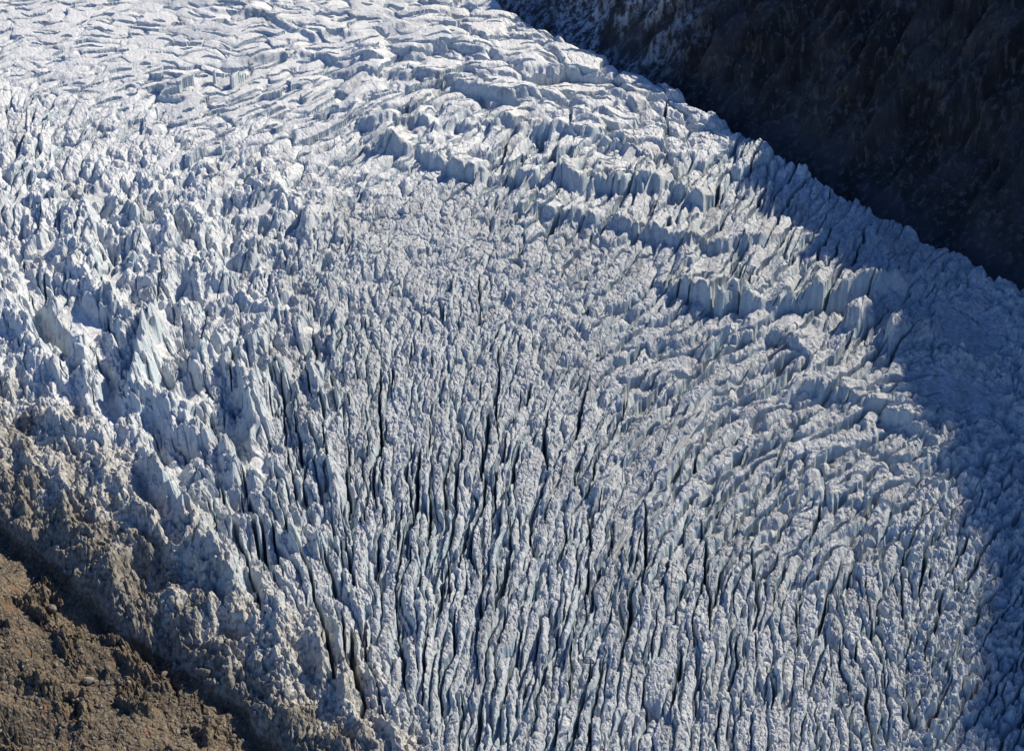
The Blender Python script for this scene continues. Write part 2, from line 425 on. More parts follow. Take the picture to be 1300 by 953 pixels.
FEATURES = True
if FEATURES:
    # steps of the icefall: each a broken cliff that faces down the glacier
    def step(pts, height, decay, front=5, seed=0):
        pu, pv = zip(*pts)
        line = np.interp(gu, pu, pv) + 5 * perlin(gu / 30, gv / 80, 700 + seed) + (1 if seed < 4 else 2) * perlin(gu / 8, gv / 40, 720 + seed)
        d = line - gv
        ends = sm(pu[0] - 5, pu[0] + 35, gu) * sm(pu[-1] + 5, pu[-1] - 35, gu)
        h[...] = h + height * ends * sm(-front, 2, d) * np.exp(-np.clip(d, 0, None) / decay) * (.75 + .5 * perlin(gu / 30, gv / 90, 740 + seed))
    step([(250, 12), (330, 22), (400, 52), (470, 44), (560, 30)], 6, 24, 4, 1)
    step([(300, 78), (380, 72), (470, 84), (560, 62), (640, 70)], 7, 26, 4, 2)
    step([(420, 128), (470, 96), (560, 108), (650, 132), (720, 128), (790, 160)], 8, 26, 4, 3)
    step([(430, 165), (520, 160), (560, 166), (640, 165), (730, 172), (830, 205)], 9, 30, 5, 4)
    step([(440, 190), (520, 196), (580, 222), (660, 234), (760, 240), (850, 246), (910, 268)], 14, 40, 6, 5)
    step([(640, 262), (740, 282), (830, 300), (900, 322), (950, 318), (1010, 300)], 9, 36, 6, 6)
    step([(830, 362), (900, 392), (970, 396), (1040, 392), (1100, 372), (1160, 372)], 18, 42, 7, 7)
    step([(840, 440), (900, 428), (980, 430), (1040, 455)], 8, 34, 6, 8)
    step([(980, 500), (1050, 498), (1120, 525), (1190, 560)], 9, 44, 6, 9)
    step([(1010, 625), (1080, 640), (1150, 650)], 5, 30, 5, 10)
    step([(640, 655), (720, 640), (800, 622)], 4, 30, 5, 11)
    # serac peak and its neighbours by the shadow edge
    blob(1090, 410, 17, 14, 15, 10, 3, 'pale blue-green ice peak standing highest at the edge of the mountain shade')
    blob(1140, 424, 17, 14, 12, 40, 3, 'blunt half-shaded ice tower standing next to the pale blue-green peak')
    blob(1172, 420, 13, 15, 9, 20, 2.5, 'shaded blue ice dome beyond the blunt tower by the blue-green peak')
    blob(1098, 372, 16, 9, 5, 30)
    # towers and hollows of the left margin
    ridge([(194, 405), (190, 440), (180, 480), (172, 520)], 14, 10, 19, label='tall light-grey ice ridge throwing a broad shadow towards the dirty margin')
    ridge([(150, 398), (200, 398), (245, 397)], 8, 9, 8, label='low white ice crest joining the head of the tall light-grey ridge')
    ridge([(110, 330), (125, 365), (145, 400)], 12, 16, 8, label='broad ice hump directly above the sloping white snow apron')
    ridge([(258, 430), (275, 440), (262, 462), (242, 468)], 9, 9, 13, label='isolated bluish ice block with a blade-like top and a dark shadow at its foot')
    ridge([(284, 448), (292, 470), (302, 482)], 8, 9, 11, label='thin pointed ice blade next to the isolated bluish block')
    ridge([(200, 515), (230, 545), (262, 572), (280, 580)], 14, 12, 12, label='curved hooked white ice crest below the tall light-grey ridge')
    ridge([(312, 492), (318, 530), (322, 548)], 14, 14, 15, label='rounded grey ice tower with a smooth front and one long side crack')
    ridge([(395, 468), (402, 500), (404, 530)], 10, 10, 10, label='grooved ice tower standing next to the rounded grey tower')
    ridge([(345, 470), (372, 500), (398, 560)], 10, 10, 6)
    ridge([(285, 568), (292, 600), (294, 625)], 10, 9, 13, label='small ice pyramid with a sharp white edge above the dirty lateral ridge')
    ridge([(412, 580), (424, 620), (428, 650)], 10, 10, 8, label='smooth pale ice buttress where the long vertical crevasses begin')
    ridge([(95, 430), (110, 490), (120, 545)], 16, 10, 10, label='white ice rib running down from the deep blue-green hollow')
    ridge([(5, 405), (45, 445), (85, 480)], 12, 14, 6, label='low ice lip on the near side of the blue-green hollow')
    blob(58, 412, 34, 14, -15, -35, 4); blob(74, 426, 12, 7, -12, -35, 3)
    blob(140, 500, 16, 34, -8); blob(230, 490, 22, 18, -9); blob(260, 540, 24, 14, -6); blob(300, 555, 20, 12, -8)
    blob(390, 290, 8, 12, 7, 0, 3, 'pale upright ice block standing out of the crumpled grey ice')
    blob(374, 692, 7, 13, 8, 10, 3, 'pale blue ice pinnacle at the foot of the fins beside the dirty ice')
    blob(405, 696, 7, 11, 8, -15, 3, 'bright blue ice tooth next to the pale blue pinnacle')
    # dirty ice at the margin
    ridge([(168, 556), (210, 632), (258, 688), (288, 735), (300, 760)], 12, 11, 16, label='long grey lateral ice ridge separating clean ice from the dirty margin')
    ridge([(30, 520), (100, 560), (170, 640), (225, 680)], 14, 18, 8)
    blob(188, 728, 32, 24, -11, -30, 3); blob(20, 510, 22, 30, -8, -20)
    ridge([(240, 690), (262, 735), (270, 790)], 12, 12, 9, label='dirty brown ice rib beside the dark hollow above the moraine')
    blob(352, 800, 40, 48, 9, 0, 3, 'large dirty brown ice hump with a cave in its side')
    blob(302, 802, 15, 12, -13, 0, 3); blob(318, 745, 14, 12, -8, -40, 3)
    ridge([(395, 775), (405, 820), (412, 870)], 9, 9, 9, label='dirty ice fin between two dark clefts by the brown hump')
    ridge([(430, 800), (436, 850), (438, 900)], 8, 8, 9, label='narrow dirt-streaked ice fin beside the widest dark cleft')
    # long cracks
    for pts, w, d in [
        ([(483, 468), (487, 540), (476, 585), (478, 640)], 2.0, 32), ([(532, 575), (527, 640), (516, 690)], 2.6, 34),
        ([(632, 440), (634, 490), (631, 550)], 1.5, 20), ([(606, 350), (612, 380), (615, 405)], 1.2, 13),
        ([(604, 560), (618, 600), (600, 690), (604, 740)], 2.3, 34), ([(640, 545), (664, 510), (675, 490)], 1.9, 24),
        ([(571, 580), (568, 620), (571, 645)], 1.8, 26), ([(693, 520), (692, 560), (690, 595)], 2.2, 30),
        ([(720, 580), (735, 540), (750, 480)], 2.2, 30), ([(775, 560), (800, 490), (820, 470)], 2.2, 30),
        ([(845, 560), (870, 520)], 2.2, 30), ([(672, 700), (676, 660), (690, 600)], 2.0, 30),
        ([(745, 780), (748, 720), (752, 640)], 2.0, 32), ([(625, 780), (640, 730), (650, 690)], 2.6, 32),
        ([(545, 800), (560, 750), (575, 700)], 2.0, 30), ([(820, 640), (822, 700), (818, 760)], 2.4, 30),
        ([(862, 500), (880, 470), (920, 440)], 2.2, 28), ([(893, 660), (895, 740), (905, 780)], 2.2, 30),
        ([(790, 830), (800, 770), (815, 720)], 2.2, 30), ([(950, 700), (962, 740), (956, 800)], 1.8, 26),
        ([(505, 640), (508, 700), (500, 760)], 2.0, 28), ([(440, 560), (446, 610)], 1.4, 18),
        ([(335, 650), (352, 700), (362, 745)], 1.7, 18), ([(305, 630), (325, 690), (345, 730)], 1.7, 18),
        ([(445, 800), (452, 840), (450, 880)], 4.0, 24), ([(405, 770), (418, 820), (425, 870)], 3.0, 22),
        ([(690, 300), (715, 270)], 2.0, 20), ([(640, 190), (625, 225)], 2.2, 24), ([(665, 200), (655, 228)], 2.6, 26),
        ([(520, 130), (512, 160)], 2.2, 20), ([(845, 130), (848, 175)], 1.6, 14), ([(722, 140), (720, 165)], 2, 18),
        ([(905, 390), (935, 345), (950, 320)], 2.2, 28), ([(930, 400), (960, 350)], 2.2, 26), ([(1015, 385), (1040, 350)], 2.2, 24),
        ([(940, 520), (990, 470), (1015, 455)], 2.3, 28), ([(985, 590), (1010, 540), (1050, 520)], 2.2, 28),
        ([(870, 620), (890, 570), (920, 530)], 2.2, 28), ([(1030, 690), (1040, 640)], 3.0, 26),
    ]:
        crevasse(pts, w, d)
    # families of long crevasses that follow the flow's strain
    r = np.random.default_rng(77)
    occ = {}

    def clear(x, y, gap):
        g = int(gap // 8) + 1
        cx, cy = int(x // 8), int(y // 8)
        for i in range(cx - g, cx + g + 1):
            for j in range(cy - g, cy + g + 1):
                for (ox, oy) in occ.get((i, j), ()):
                    if (ox - x) ** 2 + (oy - y) ** 2 < gap * gap:
                        return False
        return True
    made = 0
    for k in range(7000):
        x0, y0 = r.uniform(-10, 1310), r.uniform(-8, 975)
        iu, iv = int((x0 + 60) / 12), int((y0 + 60) / 12)
        par = cpar[iv, iu]
        isnow, fin = par[7], par[2]
        if isnow > .6:
            length, gap, wd, dp = (r.uniform(18, 46) if x0 < 260 else r.uniform(26, 80)), r.uniform(5, 11), r.uniform(.8, 1.4), r.uniform(3, 9)
        elif fin > 11:
            length, gap, wd, dp = r.uniform(60, 240), r.uniform(15, 34), r.uniform(1.1, 2.5), r.uniform(9, 25)
        else:
            if r.random() > .25:
                continue
            length, gap, wd, dp = r.uniform(20, 60), 20, r.uniform(.9, 1.6), r.uniform(5, 10)
        if 780 < x0 < 1150 and 420 < y0 < 660 and fin > 11:
            gap, wd, dp, length = r.uniform(13, 22), r.uniform(1.8, 3.6), r.uniform(14, 26), r.uniform(60, 170)
        if not clear(x0, y0, gap) or (y0 - np.interp(x0, [0, 170, 350, 540], [450, 560, 755, 930])) > -10:
            continue
        path = [(x0, y0)]
        for sgn in (1, -1):
            x, y = x0, y0
            pd = None
            seg = []
            for q_ in range(int(length / 2 / 8)):
                iu = min(max(int((x + 60) / 12), 0), len(cu) - 1); iv = min(max(int((y + 60) / 12), 0), len(cv) - 1)
                t_ = .5 * math.atan2(csi[iv, iu], cco[iv, iu]) + r.normal(0, .17)
                d_ = (math.cos(t_), -math.sin(t_))
                if pd is None:
                    d_ = (d_[0] * sgn, d_[1] * sgn)
                elif d_[0] * pd[0] + d_[1] * pd[1] < 0:
                    d_ = (-d_[0], -d_[1])
                pd = d_
                x += 8 * d_[0]; y += 8 * d_[1]
                if not clear(x, y, gap * .8):
                    break
                seg.append((x, y))
            path = path + seg if sgn == 1 else seg[::-1] + path
        if len(path) < 3:
            continue
        for (x, y) in path:
            occ.setdefault((int(x // 8), int(y // 8)), []).append((x, y))
        crevasse(path, wd, dp)
        made += 1

# the glacier's far edge sinks towards the rock wall
FOOT = [(560, -60), (640, 0), (700, 32), (850, 102), (930, 152), (1010, 197), (1100, 250), (1190, 302), (1300, 362), (1500, 470)]
fu = [-200, 400] + [p[0] for p in FOOT] + [1900]
fv = [-480, -150] + [p[1] for p in FOOT] + [680]
vF = np.interp(gu, fu, fv)
dF = (gv - vF) * .85 + 4 * perlin(gu / 14, gv / 14, 81) + 7 * perlin(gu / 40, gv / 40, 82)
fall = sm(14, -14, dF)
h -= 34 * fall

# the moraine and the dirty ice in front
mor = sm(-9, 5, dMn)
hm = -15 + .12 * np.clip(dM, 0, 150)
rx, ry = bx, by
crop = sm(-.05, .5, fbm((rx * .8 + ry * .5) / 26, (ry * .8 - rx * .5) / 40, 92, 3))
hm = hm + (.25 + .75 * crop) * (.9 * small_blocks(9000, (6, 13), (4, 9), 1.2, 1.5, 370, 2.5, 1.2) + .8 * small_blocks(30000, (2.5, 5), (2, 3.5), 1.2, .9, 390, 1.4, .8))
hm = hm + 5.0 * fbm(rx / 34, ry / 34, 91, 3) + crop * 4.5 * ridged((rx * .8 + ry * .5) / 16, (ry * .8 - rx * .5) / 34, 93, 4, .5) + .5 * fbm(rx / 3.2, ry / 3.2, 95, 3)
cliff = sm(-60, -6, dMn)
h_ice = h - 6 * cliff * cliff
h_all = h_ice * (1 - mor) + hm * mor
print('h range', float(h_all.min()), float(h_all.max()))

dirt = np.clip(sm(-66, 120, (gv - vD) * .75 + 34 * fbm(gu / 40, gv / 40, 101, 4)), 0, 1)
dirt = np.clip(dirt + .22 * sm(.3, .9, fbm(gu / 90, gv / 60, 103, 3)) * sm(1100, 500, gu) * sm(150, 400, gv), 0, 1)
dirt = np.maximum(dirt, .6 * sm(5, -12, dF + 8 * perlin(gu / 16, gv / 16, 161)))
snow = np.maximum(P_SNOW * sm(0, 1, np.clip(edge / (P_W * .25), 0, 1)), .75 * ramp_m * (1 - sm(820, 900, gu)))
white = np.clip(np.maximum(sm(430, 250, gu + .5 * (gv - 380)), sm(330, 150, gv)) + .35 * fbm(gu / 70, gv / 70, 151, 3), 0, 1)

# ------------------------------------------------------------------ split into meshes
X = bx.ravel(); Y = by.ravel(); Z = (bz + h_all).ravel()
q00 = (np.arange(NV - 1)[:, None] * NU + np.arange(NU - 1)[None, :])
quads = np.stack([q00, q00 + NU, q00 + NU + 1, q00 + 1], axis=-1).reshape(-1, 4)
fcell = cid[:-1, :-1].ravel()
fmor = (dMn[:-1, :-1] > -1).ravel()
dirt_f = dirt.ravel().astype(np.float32); snow_f = snow.ravel().astype(np.float32); white_f = white.ravel().astype(np.float32)


def mesh_from_faces(name, faces, mat, skirt=0.0, smooth=False):
    used, inv = np.unique(faces.ravel(), return_inverse=True)
    co = np.column_stack([X[used], Y[used], Z[used]])
    fq = inv.reshape(-1, 4)
    d, s, wh = dirt_f[used], snow_f[used], white_f[used]
    tri = np.zeros((0, 3), np.int64)
    if skirt:
        e = np.concatenate([fq[:, [0, 1]], fq[:, [1, 2]], fq[:, [2, 3]], fq[:, [3, 0]]])
        key = np.sort(e, axis=1); kk = key[:, 0].astype(np.int64) * (len(used) + 1) + key[:, 1]
        _, first, cnt = np.unique(kk, return_index=True, return_counts=True)
        be = e[first[cnt == 1]]
        bv, binv = np.unique(be.ravel(), return_inverse=True)
        be2 = binv.reshape(-1, 2) + len(used)
        low = co[bv].copy(); low[:, 2] -= skirt
        cen = low.mean(axis=0, keepdims=True)
        ic = len(used) + len(bv)
        co = np.concatenate([co, low, cen])
        sk = np.column_stack([be[:, 1], be[:, 0], be2[:, 0], be2[:, 1]])
        fq = np.concatenate([fq, sk])
        tri = np.column_stack([be2[:, 1], be2[:, 0], np.full(len(be2), ic)])
        d = np.concatenate([d, d[bv], [d.mean()]]); s = np.concatenate([s, s[bv], [s.mean()]]); wh = np.concatenate([wh, wh[bv], [wh.mean()]])
    origin = np.array([co[:, 0].mean(), co[:, 1].mean(), co[:, 2].min()]) if skirt else np.zeros(3)
    co = co - origin
    me = bpy.data.meshes.new(name)
    me.vertices.add(len(co)); me.vertices.foreach_set('co', co.astype(np.float32).ravel())
    nl = len(fq) * 4 + len(tri) * 3
    me.loops.add(nl); me.loops.foreach_set('vertex_index', np.concatenate([fq.ravel(), tri.ravel()]).astype(np.int32))
    me.polygons.add(len(fq) + len(tri))
    ls = np.concatenate([np.arange(len(fq)) * 4, len(fq) * 4 + np.arange(len(tri)) * 3]).astype(np.int32)
    me.polygons.foreach_set('loop_start', ls)
    me.update(calc_edges=True)
    me.polygons.foreach_set('use_smooth', np.full(len(fq) + len(tri), smooth))
    for nm, arr in (('dirt', d), ('snow', s), ('white', wh)):
        at = me.attributes.new(nm, 'FLOAT', 'POINT'); at.data.foreach_set('value', np.asarray(arr, np.float32))
    me.materials.append(mat)
    o = bpy.data.objects.new(name, me); o.location = origin
    C.objects.link(o)
    return o


# ------------------------------------------------------------------ materials
def nodes(name):
    m = bpy.data.materials.new(name); m.use_nodes = True
    nt = m.node_tree
    return m, nt, nt.nodes['Principled BSDF']


def add(nt, kind, **kw):
    nd = nt.nodes.new(kind)
    for k, v in kw.items():
        if k in nd.inputs:
            nd.inputs[k].default_value = v
        else:
            setattr(nd, k, v)
    return nd


def mix(nt, fac, a, b):
    nd = nt.nodes.new('ShaderNodeMix'); nd.data_type = 'RGBA'
    for sock, val in ((nd.inputs[0], fac), (nd.inputs[6], a), (nd.inputs[7], b)):
        if hasattr(val, 'is_linked'):
            nt.links.new(val, sock)
        elif isinstance(val, tuple):
            sock.default_value = (*val, 1)
        else:
            sock.default_value = val
    return nd.outputs[2]


def ramp(nt, src, lo, hi):
    nd = nt.nodes.new('ShaderNodeMapRange'); nd.clamp = True; nd.interpolation_type = 'SMOOTHSTEP'
    nd.inputs[1].default_value = lo; nd.inputs[2].default_value = hi
    nt.links.new(src, nd.inputs[0])
    return nd.outputs[0]


def mul(nt, a, b):
    nd = nt.nodes.new('ShaderNodeMath'); nd.operation = 'MULTIPLY'
    for sock, val in ((nd.inputs[0], a), (nd.inputs[1], b)):
        if hasattr(val, 'is_linked'):
            nt.links.new(val, sock)
        else:
            sock.default_value = val
    return nd.outputs[0]


def wpos(nt):
    return nt.nodes.new('ShaderNodeNewGeometry')


def ice_material():
    m, nt, b = nodes('glacier_ice')
    g = wpos(nt); pos = g.outputs['Position']
    sep = nt.nodes.new('ShaderNodeSeparateXYZ'); nt.links.new(g.outputs['Normal'], sep.inputs[0])
    dirt = nt.nodes.new('ShaderNodeAttribute'); dirt.attribute_name = 'dirt'
    snw = nt.nodes.new('ShaderNodeAttribute'); snw.attribute_name = 'snow'

    def noise(scale, detail=4, rough=.6):
        nd = add(nt, 'ShaderNodeTexNoise', Scale=scale, Detail=detail, Roughness=rough); nt.links.new(pos, nd.inputs['Vector']); return nd
    n1 = noise(.05); n2 = noise(.35, 5, .65); n3 = noise(1.4, 4, .7)
    top = mix(nt, ramp(nt, n2.outputs[0], .35, .65), (.27, .285, .31), (.52, .525, .535))
    top = mix(nt, mul(nt, ramp(nt, n1.outputs[0], .40, .68), .5), top, (.42, .40, .38))
    top = mix(nt, mul(nt, ramp(nt, n3.outputs[0], .55, .75), .45), top, (.22, .22, .24))
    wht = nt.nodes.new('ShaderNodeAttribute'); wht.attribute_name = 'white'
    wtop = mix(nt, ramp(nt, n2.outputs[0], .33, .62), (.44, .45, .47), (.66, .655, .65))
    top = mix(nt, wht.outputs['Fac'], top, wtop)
    band = add(nt, 'ShaderNodeTexNoise', Scale=.022, Detail=5, Roughness=.65); bmp = add(nt, 'ShaderNodeMapping')
    bmp.inputs['Rotation'].default_value = (0, 0, .6); bmp.inputs['Scale'].default_value = (2.6, .7, 1)
    nt.links.new(pos, bmp.inputs['Vector']); nt.links.new(bmp.outputs[0], band.inputs['Vector'])
    top = mix(nt, mul(nt, ramp(nt, band.outputs[0], .50, .66), .55), top, (.22, .215, .21))
    # dirt-filled fracture lines
    vo = add(nt, 'ShaderNodeTexVoronoi', Scale=.30); vo.feature = 'DISTANCE_TO_EDGE'
    wob = nt.nodes.new('ShaderNodeMix'); wob.data_type = 'VECTOR'; wob.inputs[0].default_value = .04
    nt.links.new(pos, wob.inputs[4])
    sc = nt.nodes.new('ShaderNodeVectorMath'); sc.operation = 'SCALE'; sc.inputs[3].default_value = 60
    nt.links.new(n2.outputs['Color'], sc.inputs[0]); 
    addv = nt.nodes.new('ShaderNodeVectorMath'); addv.operation = 'ADD'; nt.links.new(pos, addv.inputs[0]); 
    sc.inputs[3].default_value = 4.0
    nt.links.new(sc.outputs[0], addv.inputs[1]); nt.links.new(addv.outputs[0], vo.inputs['Vector'])
    nt.nodes.remove(wob)
    line = ramp(nt, vo.outputs['Distance'], .06, .0)
    top = mix(nt, mul(nt, line, .55), top, (.15, .15, .17))
    # clean fresh ice on steep faces
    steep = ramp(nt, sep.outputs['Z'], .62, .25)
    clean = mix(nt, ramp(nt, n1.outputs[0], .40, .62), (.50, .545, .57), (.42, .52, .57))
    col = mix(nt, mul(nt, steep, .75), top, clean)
    snowc = mix(nt, ramp(nt, n2.outputs[0], .3, .7), (.58, .56, .545), (.72, .705, .69))
    up_ = ramp(nt, sep.outputs['Z'], .70, .92)
    col = mix(nt, mul(nt, snw.outputs['Fac'], up_), col, snowc)
    beige = mix(nt, ramp(nt, n2.outputs[0], .35, .62), (.20, .19, .175), (.52, .495, .455))
    brown = mix(nt, ramp(nt, n2.outputs[0], .35, .68), (.085, .075, .062), (.27, .24, .20))
    dcol = mix(nt, ramp(nt, dirt.outputs['Fac'], .72, 1.05), beige, brown)
    dn = nt.nodes.new('ShaderNodeMath'); dn.operation = 'ADD'
    nt.links.new(dirt.outputs['Fac'], dn.inputs[0])
    nd2 = nt.nodes.new('ShaderNodeMath'); nd2.operation = 'MULTIPLY_ADD'; nd2.inputs[1].default_value = 1.0; nd2.inputs[2].default_value = -.5
    nt.links.new(n2.outputs[0], nd2.inputs[0]); nt.links.new(nd2.outputs[0], dn.inputs[1])
    dm = ramp(nt, dn.outputs[0], .12, .62)
    col = mix(nt, dm, col, dcol)
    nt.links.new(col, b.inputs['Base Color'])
    b.inputs['Roughness'].default_value = .62
    b.inputs['IOR'].default_value = 1.31
    bm = add(nt, 'ShaderNodeBump', Strength=.55, Distance=.9)
    hsum = nt.nodes.new('ShaderNodeMath'); hsum.operation = 'ADD'
    nt.links.new(n3.outputs[0], hsum.inputs[0]); nt.links.new(n2.outputs[0], hsum.inputs[1])
    nt.links.new(hsum.outputs[0], bm.inputs['Height']); nt.links.new(bm.outputs[0], b.inputs['Normal'])
    return m


def moraine_material():
    m, nt, b = nodes('moraine_rubble')
    g = wpos(nt); pos = g.outputs['Position']

    def noise(scale, detail=4, rough=.6):
        nd = add(nt, 'ShaderNodeTexNoise', Scale=scale, Detail=detail, Roughness=rough); nt.links.new(pos, nd.inputs['Vector']); return nd
    n1 = noise(.04); n2 = noise(.3, 5, .7); n3 = noise(1.6, 4, .75)
    col = mix(nt, ramp(nt, n1.outputs[0], .38, .62), (.070, .050, .030), (.150, .110, .068))
    col = mix(nt, mul(nt, ramp(nt, n2.outputs[0], .48, .7), .7), col, (.10, .075, .05))
    col = mix(nt, mul(nt, ramp(nt, n3.outputs[0], .58, .72), .8), col, (.33, .30, .25))
    st = add(nt, 'ShaderNodeTexVoronoi', Scale=.75); nt.links.new(pos, st.inputs['Vector'])
    sg = nt.nodes.new('ShaderNodeSeparateColor'); nt.links.new(st.outputs['Color'], sg.inputs[0])
    col = mix(nt, mul(nt, ramp(nt, sg.outputs[0], .60, .95), .7), col, (.23, .195, .15))
    col = mix(nt, mul(nt, ramp(nt, sg.outputs[1], .65, .9), .7), col, (.055, .045, .035))
    rust = noise(.09, 3)
    col = mix(nt, mul(nt, ramp(nt, rust.outputs[0], .58, .7), .45), col, (.20, .09, .04))
    nt.links.new(col, b.inputs['Base Color']); b.inputs['Roughness'].default_value = .9
    bm = add(nt, 'ShaderNodeBump', Strength=.8, Distance=.8)
    ha = nt.nodes.new('ShaderNodeMath'); ha.operation = 'SUBTRACT'
    nt.links.new(n3.outputs[0], ha.inputs[0]); nt.links.new(st.outputs['Distance'], ha.inputs[1])
    nt.links.new(ha.outputs[0], bm.inputs['Height']); nt.links.new(bm.outputs[0], b.inputs['Normal'])
    return m


def wall_material():
    m, nt, b = nodes('dark_rock')
    g = wpos(nt); pos = g.outputs['Position']
    mp = add(nt, 'ShaderNodeMapping'); mp.inputs['Scale'].default_value = (1, 1, .22); nt.links.new(pos, mp.inputs['Vector'])
    n1 = add(nt, 'ShaderNodeTexNoise', Scale=.03, Detail=5, Roughness=.6); nt.links.new(mp.outputs[0], n1.inputs['Vector'])
    n2 = add(nt, 'ShaderNodeTexNoise', Scale=.2, Detail=5, Roughness=.7); nt.links.new(mp.outputs[0], n2.inputs['Vector'])
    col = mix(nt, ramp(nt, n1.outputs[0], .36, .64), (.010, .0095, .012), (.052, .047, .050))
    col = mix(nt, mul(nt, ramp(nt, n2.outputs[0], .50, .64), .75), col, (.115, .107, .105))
    at = nt.nodes.new('ShaderNodeAttribute'); at.attribute_name = 'ice'
    icec = mix(nt, ramp(nt, n2.outputs[0], .42, .62), (.05, .05, .055), (.48, .50, .54))
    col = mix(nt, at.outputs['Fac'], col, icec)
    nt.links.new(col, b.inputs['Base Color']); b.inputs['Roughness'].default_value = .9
    bm = add(nt, 'ShaderNodeBump', Strength=1.0, Distance=4.0)
    nt.links.new(n2.outputs[0], bm.inputs['Height']); nt.links.new(bm.outputs[0], b.inputs['Normal'])
    return m


ICE, MORAINE, ROCK = ice_material(), moraine_material(), wall_material()

# ------------------------------------------------------------------ build the ground and the seracs
def tag(o, label, cat, group=None):
    o['label'] = label; o['category'] = cat
    if group:
        o['group'] = group
    return o


# largest connected patch of every claimed form or cell
def main_patch(mask_faces, fi):
    """of the face ids fi keep the largest 4-connected patch"""
    W_ = NU - 1
    left = set(fi.tolist()); best = []
    while left:
        st = [left.pop()]; patch = [st[0]]
        while st:
            k = st.pop()
            for m_ in (k - 1, k + 1, k - W_, k + W_):
                if m_ in left:
                    left.remove(m_); st.append(m_); patch.append(m_)
        if len(patch) > len(best):
            best = patch
    return np.array(sorted(best))


fcell = cid[:-1, :-1].ravel()
fmor = (dMn[:-1, :-1] > -1).ravel()
order = np.argsort(fcell, kind='stable')
srt = fcell[order]
taken = np.zeros(len(quads), bool)
fedge = edge[:-1, :-1].ravel()


def faces_of(k):
    a_, b_ = np.searchsorted(srt, [k, k + 1])
    f_ = order[a_:b_]
    f_ = f_[~fmor[f_]]
    return main_patch(None, f_) if len(f_) else f_


for k, label in enumerate(NAMED):
    f_ = faces_of(100000 + k)
    if len(f_) < 30:
        continue
    kind = 'ice_ridge' if ('ridge' in label.split(' throw')[0] or 'crest' in label or 'rib' in label or 'lip' in label) else ('ice_fin' if 'fin' in label else 'serac')
    o = mesh_from_faces(kind, quads[f_], ICE, skirt=5.0)
    tag(o, label, kind.replace('_', ' '))
    taken[f_] = True

counts = np.bincount(np.maximum(fcell, 0)[(fcell >= 0) & (fcell < 100000) & ~fmor], minlength=n)
ZONES = [
 (440, 830, 34, 165, 26, 'snow_capped_ice_block', 'flat white-topped ice block with pale front on the upper terraces', 'snow-topped ice blocks of the upper terraces'),
 (560, 900, 180, 262, 22, 'ice_fin', 'pale ice fin in the long curved cliff below the snowy terraces', 'ice fins of the long curved cliff'),
 (850, 1140, 322, 398, 18, 'ice_fin', 'slanting ice fin in the cliff row above the pale blue-green peak', 'ice fins of the cliff row above the blue-green peak'),
 (820, 1150, 440, 610, 28, 'leaning_serac', 'grey ice blade leaning up-slope below the pale blue-green peak', 'slanting ice blades below the blue-green peak'),
 (430, 890, 540, 900, 42, 'ice_fin', 'ice fin between dark near-vertical crevasses at bottom centre', 'ice fins between the near-vertical crevasses'),
 (900, 1170, 650, 900, 22, 'ice_hump', 'rounded sunlit ice hump beside the lower edge of the blue shade', 'sunlit ice humps by the lower shade edge'),
 (10, 420, 190, 380, 26, 'serac', 'rounded bright serac in the jumbled ice below the cracked snowfield', 'rounded seracs below the cracked snowfield'),
 (1215, 1296, 600, 900, 14, 'serac', 'rounded blue serac lying wholly in the lower part of the mountain shade', 'seracs in the lower mountain shade'),
 (900, 1180, 190, 310, 16, 'serac', 'jagged blue serac in the strip of shade along the dark rock wall', 'shaded seracs along the rock wall'),
 (470, 780, 290, 430, 18, 'ice_block', 'grey ice plate split by fine dark cracks in the crumpled middle', 'cracked ice plates in the middle'),
]
for (u0, u1, v0, v1, cnt, kind, label, grp) in ZONES:
    inside = np.where((sx > u0) & (sx < u1) & (sy > v0) & (sy < v1))[0]
    if 'strip of shade' in label:
        vf = np.interp(sx[inside], fu, fv)
        inside = inside[(sy[inside] - vf > 8) & (sy[inside] - vf < 75)]
    score = counts[inside] * np.exp(.12 * c_h[inside])
    pick = inside[np.argsort(-score)][:cnt]
    med_n, med_h = np.median(counts[pick]), np.median(c_h[pick])
    for k in pick:
        f_ = faces_of(k)
        f_ = f_[~taken[f_]]
        if len(f_) < 60:
            continue
        taken[f_] = True
        adj = ('tall ' if c_h[k] > med_h else 'low ') + ('broad ' if counts[k] > med_n else 'small ')
        cap = np.zeros(0, int)
        if kind == 'snow_capped_ice_block' or kind == 'ice_fin':
            cap = f_[fedge[f_] > (2.4 if kind == 'snow_capped_ice_block' else 2.8)]
            cap = main_patch(None, cap) if len(cap) > 30 else cap[:0]
        if len(cap):
            body = np.setdiff1d(f_, cap)
            o1 = mesh_from_faces('ice_face', quads[body], ICE, skirt=5.0)
            o2 = mesh_from_faces('snow_cap' if 'snow' in kind else 'crest', quads[cap], ICE, skirt=1.0)
            o = bpy.data.objects.new(kind, None); C.objects.link(o)
            o.location = o1.location.copy()
            for c_ in (o1, o2):
                w_ = c_.location.copy(); c_.parent = o; c_.location = w_ - o.location
        else:
            o = mesh_from_faces(kind, quads[f_], ICE, skirt=5.0)
        tag(o, adj + label, 'ice block' if 'block' in kind else kind.replace('_', ' '), adj + grp)

gl = mesh_from_faces('glacier', quads[~fmor & ~taken], ICE); gl['kind'] = 'structure'
mo = mesh_from_faces('moraine', quads[fmor], MORAINE); mo['kind'] = 'structure'


